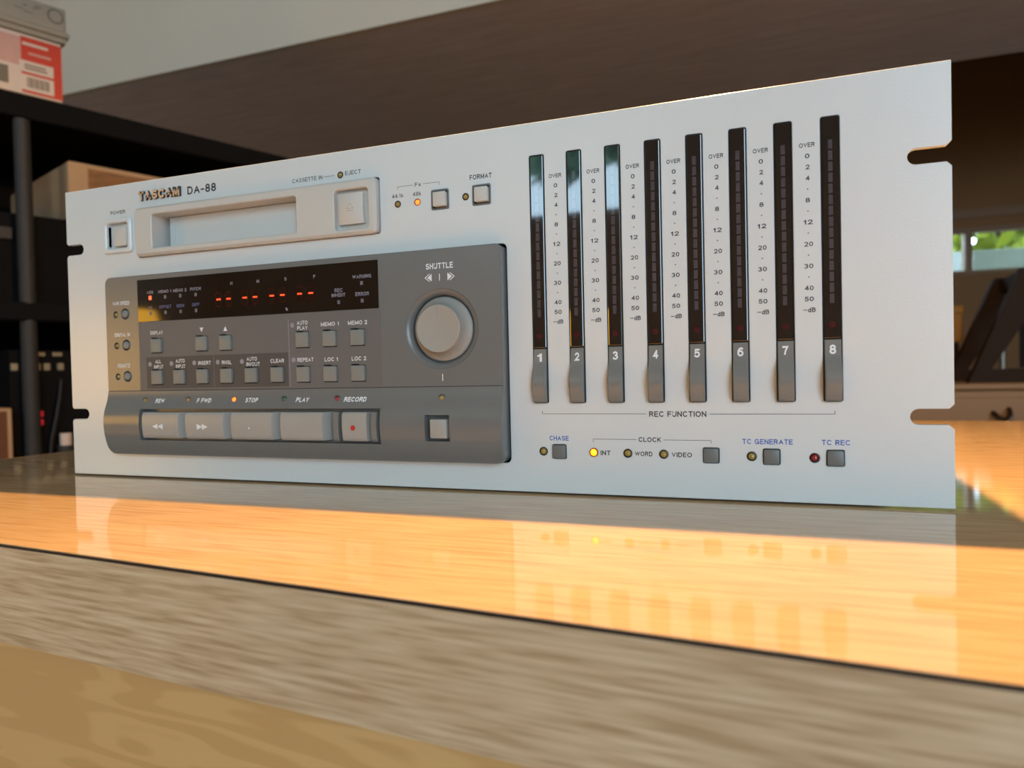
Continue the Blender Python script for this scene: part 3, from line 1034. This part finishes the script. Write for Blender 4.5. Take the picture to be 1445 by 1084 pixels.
def dtext():
    text = lambda b, t_, x, z, h, w=None, **k: word(t_, x, z, h, w, M['disp_ink'], disp, **k)
    b = None
    for s_, x, w in (('ABS', 74.1, 5.0), ('MEMO 1', 85.3, 9.8), ('MEMO 2', 96.6, 9.8), ('PITCH', 108.1, 7.6)):
        text(b, s_, x, 109.3, 1.8, w, y=yt, bold=0.035)
    text(b, 'TC', 74.0, 100.3, 1.7, 3.0, y=yt)
    for s_, x in zip('HMSF', (133.7, 151.8, 170.1, 188.5)):
        text(b, s_, x, 110.9, 1.8, y=yt, bold=0.035)
    text(b, '%', 170.3, 94.6, 1.7, y=yt, bold=0.035)
    text(b, 'WARNING', 217.5, 109.1, 1.9, 11.2, y=yt, bold=0.035); text(b, 'ERROR', 217.5, 100.1, 1.9, 8.2, y=yt, bold=0.035)
    text(b, 'REC', 203.3, 102.8, 1.9, 4.9, y=yt, bold=0.035); text(b, 'INHIBIT', 203.2, 100.3, 1.9, 8.4, y=yt, bold=0.035)


dtext()


def dtext2():
    text = lambda b, t_, x, z, h, w=None, **k: word(t_, x, z, h, w, M['disp_blue'], disp, **k)
    b = None
    text(b, 'OFFSET', 85.4, 100.4, 1.8, 9.2, y=yt, bold=0.035); text(b, 'GEN', 96.7, 100.4, 1.8, 5.6, y=yt, bold=0.035)
    text(b, 'DIFF', 108.0, 100.4, 1.8, 5.4, y=yt, bold=0.035)


dtext2()
# seven-segment digits: unlit shapes and the lit middle bar
DW, DH, DT = 3.9, 7.6, 0.75
dg_mb = MB()


def bar_h(z):
    dg_mb.poly([(-DW / 2 + 0.5, z), (-DW / 2 + 0.85, z + DT / 2), (DW / 2 - 0.85, z + DT / 2), (DW / 2 - 0.5, z), (DW / 2 - 0.85, z - DT / 2), (-DW / 2 + 0.85, z - DT / 2)], 0)


def bar_v(x, z):
    h = DH / 2 - 0.5
    dg_mb.poly([(x, z + h / 2), (x + DT / 2, z + h / 2 - 0.4), (x + DT / 2, z - h / 2 + 0.4), (x, z - h / 2), (x - DT / 2, z - h / 2 + 0.4), (x - DT / 2, z + h / 2 - 0.4)], 0)


bar_h(DH / 2); bar_h(-DH / 2)
for x in (-DW / 2, DW / 2):
    bar_v(x, DH / 4); bar_v(x, -DH / 4)
ghost_me = mesh_of(dg_mb, 'unlit_segments', M['ghost'], smooth=0, fix=False)
dash_me = mesh_of(MB().box(-1.45, 1.45, -0.02, 0.02, -0.42, 0.42), 'lit_segment', M['dash'], smooth=0)
for x in (124.4, 131.4, 142.6, 149.6, 160.8, 167.8, 178.9, 186.0):
    link('unlit_segments', ghost_me, disp, Vector((x, YD - 0.01, 102.4)) * MM - B)
    link('lit_segment', dash_me, disp, Vector((x, YD - 0.01, 102.4)) * MM - B)

# square buttons of the overlay with a dark gap and a notch
cap_me = mesh_of(MB().box(-3.95, 3.95, -1.1, 7.0, -4.0, 4.0, 0.3, 2), 'panel_button', M['cap_grey'])
for x, z in grid_b:
    o = link('panel_button', cap_me, rec, Vector((x, YP - 0.13, z)) * MM - B)
yo = YP - 0.19
for_x = [(72.3, 67.3), (88.6, 67.3), (105.5, 67.3), (122.4, 67.3), (139.3, 67.2), (173.5, 85.8), (173.8, 67.2)]
for x, z in for_x:
    part('indicator_dot', MB().disc(x, z, 1.35, YP - 0.2, 18), M['dot'], panel, smooth=0, fix=False)


def otext():
    T = lambda s_, x, z, w=None, h=2.1: word(s_, x, z, h, w, M['white_ink'], panel, y=yo, bold=0.03)
    T('DISPLAY', 78.1, 85.6, 9.6); T('ALL', 78.6, 68.7, 4.4); T('INPUT', 78.9, 65.6, 7.0); T('AUTO', 95.2, 68.7, 6.7); T('INPUT', 95.4, 65.6, 7.0)
    T('INSERT', 112.9, 67.1, 9.0); T('RHSL', 128.7, 67.0, 6.8); T('AUTO', 146.1, 68.5, 7.0); T('IN/OUT', 146.9, 65.6, 9.2); T('CLEAR', 163.1, 67.0, 8.9)
    T('AUTO', 180.0, 86.9, 6.9); T('PLAY', 180.0, 84.1, 6.6); T('MEMO 1', 197.3, 85.5, 11.2); T('MEMO 2', 214.2, 85.5, 11.6)
    T('REPEAT', 181.4, 67.1, 10.3); T('LOC 1', 197.6, 66.9, 8.2); T('LOC 2', 214.5, 66.9, 8.7)
    part('arrow_print', MB().poly([(111.5, 84.6), (112.9, 87.2), (110.1, 87.2)], yo), M['white_ink'], panel, smooth=0, fix=False)
    part('arrow_print', MB().poly([(127.0, 84.6), (129.8, 84.6), (128.4, 87.2)], yo), M['white_ink'], panel, smooth=0, fix=False)


otext()


def ptext():
    y = YP - 0.03
    T = lambda s_, x, z, w, h=2.2: word(s_, x, z, h, w, M['white_ink'], panel, y=y, bold=0.05)
    T('VARI SPEED', 50.8, 104.2, 13.4); T('DIGITAL IN', 51.1, 85.4, 12.2); T('REMOTE', 51.5, 66.9, 9.8)
    T('SHUTTLE', 261.7, 111.4, 14.8, 2.9)
    part('centre_mark', line(MB(), 261.7, 104.1, 261.7, 107.5, 0.4, y), M['white_ink'], panel, smooth=0, fix=False)
    part('centre_mark', line(MB(), 262.1, 54.5, 262.1, 58.0, 0.45, y), M['white_ink'], panel, smooth=0, fix=False)
    for s in (-1, 1):
        x = 261.7 + s * 5.7
        b = MB()
        b.poly([(x - s * 1.4, 103.9), (x - s * 1.4, 107.7), (x + s * 1.1, 105.8)], y)
        for q in (1, -1):
            b.poly([(x + s * 0.1, 105.8 + q * 1.9), (x + s * 2.55, 105.8), (x + s * 1.9, 105.8), (x - s * 0.45, 105.8 + q * 1.9)], y)
        part('arrow_print', b, M['white_ink'], panel, smooth=0, fix=False)


ptext()

# shuttle wheel
dish = part('shuttle_dish', MB().lathe(*SC, [(19.8, YP - 0.02), (19.45, YP + 0.12), (18.6, YP + 0.45), (17.6, YP + 1.2), (17.0, YP + 2.2), (16.9, YP + 2.9)], 72), M['panel'], rec, 'round dished recess', smooth=50)
part('wheel_gap', MB().lathe(*SC, [(16.9, YP + 2.85), (16.85, -1.0), (0.001, -0.9)], 72), M['panel'], dish)
knob = part('shuttle_wheel', MB().lathe(*SC, [(16.05, -1.1), (16.05, -2.7), (15.7, -3.4), (14.5, -4.3), (13.3, -5.5), (12.4, -7.2), (11.9, -9.2)], 280, 0.10, -9.3, -2.0), M['knob'], rec, 'pale grey ribbed shuttle wheel', smooth=25)
part('wheel_cap', MB().lathe(*SC, [(11.9, -9.2), (11.75, -9.6), (11.4, -9.8), (11.1, -9.72), (0.001, -9.7)], 72), M['knob'], knob)
part('wheel_mark', MB().box(SC[0] - 0.15, SC[0] + 0.15, -9.75, -9.6, SC[1] + 5.3, SC[1] + 10.6), M['emboss_shade'], knob, smooth=0)  # shade of the engraved groove drawn as a grey bar

# transport keys, fins, lamps, lettering
keys = [(69.0, 96.6), (101.4, 129.0), (133.8, 161.6), (167.0, 194.2), (205.6, 220.3)]


def bar(xa, xb, z0, z1, lift, taper, yb2, ed):
    rows = []
    m_ = 16
    for j in range(m_ + 1):
        z = z0 + (z1 - z0) * j / m_
        y = prof(z) - lift
        if j in (0, m_):
            y += ed
        rows.append([(xa - taper, yb2, z), (xa, y + ed, z), (xa + ed, y, z), (xb - ed, y, z), (xb, y + ed, z), (xb + taper, yb2, z)])
    return loft(MB(), rows)


kobs = []
for i, (a, b) in enumerate(keys):
    kobs.append(part('transport_key', bar(a, b, 24.3, 39.2, 0.35 if i < 4 else 0.3, 1.6 if i < 4 else 0.8, -3.0, 0.5), M['key'], rec, 'pale grey rounded transport key', smooth=35))
for a, b in ((199.9, 203.2), (222.6, 225.9)):
    part('guard_fin', bar(a, b, 24.2, 39.2, -0.3, 0.1, -3.0, 0.3), M['switch'], low, smooth=35)
mb = MB()
yk = lambda z: prof(z) - 0.42


def tri(mb, x0, x1, zc, hh, yfun):
    mb.add([(x0, yfun(zc - hh), zc - hh), (x0, yfun(zc + hh), zc + hh), (x1, yfun(zc), zc)], [(0, 1, 2)])


tri(mb, 81.3, 77.2, 31.1, 1.55, yk); tri(mb, 85.2, 81.3, 31.1, 1.55, yk)
part('key_symbol', mb, M['white_ink'], kobs[0], 'white rewind arrows', smooth=0, fix=False)
mb = MB()
tri(mb, 110.2, 114.3, 31.1, 1.7, yk); tri(mb, 114.0, 118.2, 31.1, 1.7, yk)
part('key_symbol', mb, M['white_ink'], kobs[1], 'white fast forward arrows', smooth=0, fix=False)
part('key_symbol', MB().disc(146.6, 30.6, 0.5, yk(30.6) - 0.05, 10), M['white_ink'], kobs[2], 'worn white stop mark', smooth=0, fix=False)
part('key_symbol', MB().disc(212.7, 31.2, 1.4, yk(31.2) - 0.1, 18), M['red_paint'], kobs[4], 'red record dot', smooth=0, fix=False)
for x, k in ((68.8, 'amber'), (101.2, 'amber'), (134.1, 'orange_lit'), (167.6, 'green'), (201.2, 'red'), (261.9, 'amber')):
    led(x, 46.1, k, 1.5, prof(46.1) + 0.15)


def ttext():
    for s_, x, w in (('REW', 80.5, 7.2), ('F FWD', 112.9, 10.4), ('STOP', 146.3, 8.6), ('PLAY', 179.8, 8.6), ('RECORD', 212.4, 13.6)):
        word(s_, x, 45.8, 2.5, w, M['white_ink'], low, y=-0.05, bold=0.08, shear=0.2, yf=prof)


ttext()
part('push_button', MB().box(256.4, 265.6, prof(31) - 0.2, -4, 26.2, 35.8, 0.7, 2), M['key'], rec, 'pale grey square button below the shuttle wheel')

# ================================================================== LEFT BACKGROUND: black shelving and boxes
U = Vector((134, 363, 0)).normalized()
NN = Vector((U.y, -U.x, 0))              # outward normal of the shelf front
P0 = Vector((-716, 450, 0))


def sh(s_, t, z):                         # shelf coordinates -> world mm (t < 0 lies behind the front)
    q = P0 + U * s_ + NN * t
    return (q.x, q.y, z)


def shbox(mb, s0, s1, t0, t1, z0, z1, bev=0):
    t_ = MB().box(s0, s1, t0, t1, z0, z1, bev)
    mb.add([sh(*v) for v in t_.v], t_.f)
    return mb


unit = thing('shelving_unit', 'black open shelving unit holding boxes beyond the workbench', 'shelves', tuple(Vector(sh(200, -200, FZ)) * MM))
for z1 in (520, 186, -130, -480):
    part('shelf', shbox(MB(), -340, 830, -430, 0, z1 - (38 if z1 > 400 else 30), z1, 3), M['shelf'], unit)
for s_ in (-330, 32, 810):
    for t in (-13, -415):
        part('post', MB().tube([sh(s_, t, FZ), sh(s_, t, 481)], 12, 12), M['shelf_post'], unit)
part('back_panel', shbox(MB(), -340, 830, -445, -430, FZ + 40, 520), M['shelf'], unit, smooth=0)

M['card_white'] = mat('off_white_card', (0.50, 0.44, 0.42), 0.7, 0, 0.05, 20)
M['card_red'] = mat('red_card_print', (0.42, 0.035, 0.022), 0.6, 0, 0.05, 20)
M['card_pink'] = mat('pink_card_print', (0.44, 0.27, 0.25), 0.7, 0, 0.15, 60)
M['card_grey'] = mat('grey_beige_card', (0.27, 0.255, 0.22), 0.75, 0, 0.08, 40)
M['card_greyline'] = mat('grey_card_print', (0.13, 0.12, 0.10), 0.75, 0, 0.05, 40)
M['cardboard'] = mat('brown_cardboard', (0.33, 0.22, 0.13), 0.8, 0, 0.12, 30)
M['card_photo'] = mat('printed_brown_picture', (0.16, 0.075, 0.03), 0.6, 0, 0.6, 45, stretch=(1, 1, 4))


def carton(name, label, cat, s0, s1, t0, t1, z0, z1, material, bev=1.5):
    t = thing(name, label, cat, tuple(Vector(sh((s0 + s1) / 2, (t0 + t1) / 2, z0)) * MM))
    part('carton', shbox(MB(), s0, s1, t0, t1, z0, z1, bev), material, t)
    return t


def patch(t, name, s0, s1, z0, z1, tf, material, label=None, d=0.6):
    return part(name, shbox(MB(), s0, s1, tf, tf + d, z0, z1), material, t, label, smooth=0)


# coloured shoebox-like carton with labels
bx = carton('product_carton', 'white and red printed carton with barcode labels on the black shelf', 'box', -230, 90, -210, -3, 520.5, 618, M['card_white'])
patch(bx, 'printed_panel', 32, 89.5, 524, 613, -3, M['card_red'], 'red printed area')
patch(bx, 'printed_panel', -229, 31.5, 566, 611, -3, M['card_pink'], 'pale pink printed area')
patch(bx, 'paper_label', 29, 77, 557, 575, -2.4, M['card_white'], 'white label strip')
patch(bx, 'paper_label', 27, 77, 528, 553, -2.4, M['card_white'], 'white barcode label')
patch(bx, 'paper_label', -60, 22, 528, 563, -3, M['card_white'])
for k in range(13):
    patch(bx, 'barcode_bar', 39 + k * 2.5, 40.2 + k * 2.5 + (k % 3) * 0.3, 533, 549, -1.8, M['card_greyline'], d=0.3)
patch(bx, 'printed_line', 36, 68, 562, 564.5, -1.8, M['card_greyline'], d=0.3)
patch(bx, 'printed_line', 36, 66, 567, 569.5, -1.8, M['card_greyline'], d=0.3)
patch(bx, 'printed_line', 34, 70, 600, 604.5, -2.4, M['card_white'], d=0.3)
patch(bx, 'printed_line', 42, 74, 586, 589.5, -2.4, M['card_pink'], d=0.3)
patch(bx, 'dark_print', -6, 14, 532, 560, -2.4, M['card_greyline'], d=0.3)
# grey lidded carton on top
gx = carton('lidded_carton', 'grey beige lidded carton lying on the red and white carton', 'box', -230, 97, -215, 0, 618.5, 676, M['card_grey'])
part('lid_rim', shbox(MB(), -233, 101, -219, 4, 627, 637, 2), M['card_grey'], gx)
ring = MB()
for k in range(24):
    a, b = 2 * PI * k / 24, 2 * PI * (k + 1) / 24
    ring.add([sh(82 + r_ * math.cos(c), 0.5, 660 + r_ * math.sin(c)) for c, r_ in ((a, 12), (b, 12), (b, 9.5), (a, 9.5))], [(0, 1, 2, 3)])
part('printed_ring', ring, M['card_greyline'], gx, smooth=0, fix=False)
mb = MB()
for k in range(34):
    s_ = -150 + random.random() * 205; z = 645 + random.random() * 24
    shbox(mb, s_, s_ + random.uniform(4, 14), 0.2, 0.5, z, z + random.uniform(1, 2))
part('faded_print', mb, M['card_greyline'], gx, smooth=0, kind='stuff')
# cardboard carton on the second shelf
cx_ = carton('cardboard_carton', 'brown cardboard carton with a printed picture below the top shelf', 'box', 96, 420, -330, -6, 335, 428, M['cardboard'])
patch(cx_, 'printed_picture', 125, 410, 345, 420, -6, M['card_photo'], 'dark brown printed picture')
part('end_panel', shbox(MB(), 95, 96, -328, -8, 337, 426), M['cardboard'], cx_, smooth=0)
dk = carton('dark_case', 'long black equipment case under the brown cardboard carton', 'case', -60, 430, -340, -40, 186.5, 334.5, M['shelf'])
part('case_latch', shbox(MB(), 0, 20, -40, -34, 290, 310, 1), M['shelf_post'], dk)
# dim gear on the lower shelf with faint lights
gr = carton('rack_amplifier', 'dark rack gear with faint lamps on the lower shelf', 'audio gear', 8, 330, -330, -30, -129.5, 110, M['shelf'])
M['faint_lamp'] = mat('faint_cream_print', (0.20, 0.18, 0.13), 0.5, 0, 0.2)
M['red_led'] = mat('red_lamp_lens', (0.35, 0.01, 0.03), 0.4, emit=(1, 0.02, 0.08), estr=0.12)
for s_ in (14, 46, 60, 80):
    part('control_knob', shbox(MB(), s_ - 5, s_ + 5, -30, -26, 76, 88, 1), M['faint_lamp'], gr)
for s_, w in ((50, 16), (76, 14)):
    part('name_strip', shbox(MB(), s_ - w / 2, s_ + w / 2, -30, -28, 100, 106), M['faint_lamp'], gr, smooth=0)
for z in (4, -10):
    part('lamp', shbox(MB(), 42, 53, -30, -27, z - 5, z + 5, 1), M['red_led'], gr)
wb = thing('white_cap', 'small pale bottle cap on the lower shelf beside the recorder', 'cap', tuple(Vector(sh(80, -14, -129.5)) * MM))
part('cap', MB().tube([sh(80, -14, -50), sh(80, -14, -30)], 9, 14), M['card_white'], wb)
part('bottle', MB().tube([sh(80, -14, -129.5), sh(80, -14, -50)], 13, 14), M['shelf_post'], wb)
bb = carton('small_brown_carton', 'small brown carton standing at the near end of the lower shelf', 'box', -200, 2, -180, -2, -129.5, 17, M['cardboard'])
part('carton_flap', shbox(MB(), -198, -5, -2, -1, -120, 12), mat('red_brown_card', (0.10, 0.035, 0.015), 0.8, 0, 0.2), bb, smooth=0)
tag_c = part('cable', MB().tube([sh(78, -20, 60), sh(72, -10, 32), sh(66, -8, 0), sh(58, -10, -40), sh(50, -12, -129)], 2.2, 6), M['shelf_post'])
tag_c['label'] = 'black cable hanging in front of the dark rack gear'
tag_c['category'] = 'cable'

# ================================================================== RIGHT BACKGROUND
M['chest'] = mat('tan_painted_wood', (0.27, 0.15, 0.07), 0.6, 0, 0.06, 8)
M['dark_brown'] = mat('dark_brown_stain', (0.022, 0.010, 0.004), 0.7, 0, 0.2, 12, spec=0.2)
M['amber_box'] = mat('mustard_card', (0.32, 0.15, 0.02), 0.7, 0, 0.15, 12)
ch = thing('low_chest', 'tan wooden chest behind the workbench with a dark pull', 'chest', (1.25, 1.75, FZ / 1000))
part('chest_body', MB().box(640, 2000, 1500, 1950, FZ, -8, 4), M['chest'], ch)
part('chest_top', MB().box(630, 2010, 1490, 1960, -8, 6, 3), M['chest'], ch)
part('drawer_front', MB().box(660, 1300, 1494, 1500, -240, -25, 2), M['chest'], ch)
part('pull', MB().tube([(868, 1492, -58), (872, 1470, -66), (884, 1464, -72), (894, 1470, -60), (898, 1492, -50)], 5, 8), M['dark_brown'], ch)
sf = thing('slanted_stand', 'dark brown slant-sided stand on the tan chest', 'stand', (1.1, 1.65, 0.006))
for y in (1560, 1760):
    mb = MB()
    pts = [(838, 6), (1250, 6), (1250, 34), (882, 34), (985, 205), (1250, 205), (1250, 262), (942, 262)]
    n = len(pts)
    tr_ = tessellate_polygon([[Vector((a, b, 0)) for a, b in pts]])
    mb.add([(a, y, b) for a, b in pts] + [(a, y + 30, b) for a, b in pts],
           [tuple(t) for t in tr_] + [tuple(i + n for i in reversed(t)) for t in tr_] + [(i, (i + 1) % n, (i + 1) % n + n, i + n) for i in range(n)])
    part('side_frame', mb, M['dark_brown'], sf, smooth=0)
part('back_board', MB().box(1000, 1250, 1780, 1790, 36, 204), M['dark_brown'], sf, smooth=0)
part('cross_rail', MB().box(950, 980, 1590, 1760, 228, 258), M['dark_brown'], sf, smooth=0)
vs_ = thing('metal_vise_post', 'small metal post with a round top inside the slanted stand', 'post', (0.925, 1.62, 0.035))
M['steel'] = mat('worn_steel', (0.35, 0.28, 0.22), 0.4, 0.6, 0.1)
part('post', MB().tube([(925, 1640, 36), (925, 1640, 86)], 7, 10), M['steel'], vs_)
part('post_top', MB().tube([(925, 1640, 86), (925, 1640, 98), (925, 1640, 103)], 13, 12), M['steel'], vs_)
vs_.location = (0.925, 1.64, 0.036)
for c in vs_.children:
    c.location = (0, -0.02 + 0.0, -0.001)
tb = thing('tool_case', 'low dark case on the tan chest beneath the mustard box', 'case', (0.79, 1.8, 0.006))
part('case_body', MB().box(700, 870, 1790, 1930, 6.5, 104, 5), M['dark_brown'], tb)
part('case_handle', MB().tube([(750, 1789, 60), (755, 1775, 70), (815, 1775, 70), (820, 1789, 60)], 4, 8), M['shelf_post'], tb)
mx_ = thing('mustard_box', 'mustard yellow box resting on the low dark case', 'box', (0.79, 1.86, 0.104))
part('carton', MB().box(705, 880, 1800, 1925, 104.5, 196, 3), M['amber_box'], mx_)
part('box_lid', MB().box(702, 883, 1797, 1928, 180, 200, 2), M['amber_box'], mx_)

# ================================================================== LAMPS
# pendant work lamp over the bench: opaque cone shade, bulb inside
PLX, PLY, PLZ = 369, 118, 525
pl = thing('pendant_lamp_offscreen', 'black cone pendant work lamp hanging over the bench', 'lamp', (PLX / 1000, PLY / 1000, PLZ / 1000))
M['shade_black'] = mat('black_lamp_enamel', (0.02, 0.02, 0.02), 0.4, 0, 0.05)
n = 32
mb = MB()
prof_s = [(18, 86), (24, 80), (62, 8), (62.5, 6), (60, 8), (22, 78), (16, 82)]
mb.add([(PLX + r_ * math.cos(2 * PI * i / n), PLY + r_ * math.sin(2 * PI * i / n), PLZ + z) for r_, z in prof_s for i in range(n)],
       [(k * n + i, k * n + (i + 1) % n, (k + 1) * n + (i + 1) % n, (k + 1) * n + i) for k in range(len(prof_s) - 1) for i in range(n)])
part('shade', mb, M['shade_black'], pl)
part('socket', MB().tube([(PLX, PLY, PLZ + 52), (PLX, PLY, PLZ + 100)], 15, 16), M['shade_black'], pl)
part('cord', MB().tube([(PLX, PLY, PLZ + 100), (PLX, PLY, CZ)], 3, 8), M['shade_black'], pl)
M['bulb'] = mat('warm_bulb_glass', (1, 0.8, 0.5), 0.3, emit=(1.0, 0.55, 0.2), estr=6.0)
part('bulb_offscreen', MB().tube([(PLX, PLY, PLZ + 52), (PLX, PLY, PLZ + 40), (PLX, PLY, PLZ + 26), (PLX, PLY, PLZ + 16)], 11, 16), M['bulb'], pl)
light('pendant_lamp_light_offscreen', 'POINT', (PLX / 1000, PLY / 1000, PLZ / 1000), 30.0, (1.0, 0.56, 0.20), shadow_soft_size=0.007)

# floor lamp with a glowing amber shade, left of the bench
FLX, FLY = -690, -640
fl = thing('floor_lamp_offscreen', 'floor lamp with a glowing amber fabric shade', 'lamp', (FLX / 1000, FLY / 1000, FZ / 1000))
M['amber_shade'] = mat('amber_lampshade', (0.7, 0.4, 0.1), 0.8, emit=(1.0, 0.50, 0.05), estr=9.0)


def vlathe(cx, cy, pr, n=28):
    return MB().add([(cx + r_ * math.cos(2 * PI * i / n), cy + r_ * math.sin(2 * PI * i / n), z) for r_, z in pr for i in range(n)],
                    [(k * n + i, k * n + (i + 1) % n, (k + 1) * n + (i + 1) % n, (k + 1) * n + i) for k in range(len(pr) - 1) for i in range(n)])


part('shade_offscreen', vlathe(FLX, FLY, [(62, 182), (118, -10), (116, -10), (60, 182)]), M['amber_shade'], fl)
part('pole', MB().tube([(FLX, FLY, FZ + 15), (FLX, FLY, 110)], 9, 12), M['shade_black'], fl)
part('base', vlathe(FLX, FLY, [(0.1, FZ + 18), (120, FZ + 14), (130, FZ), (0.1, FZ)]), M['shade_black'], fl)
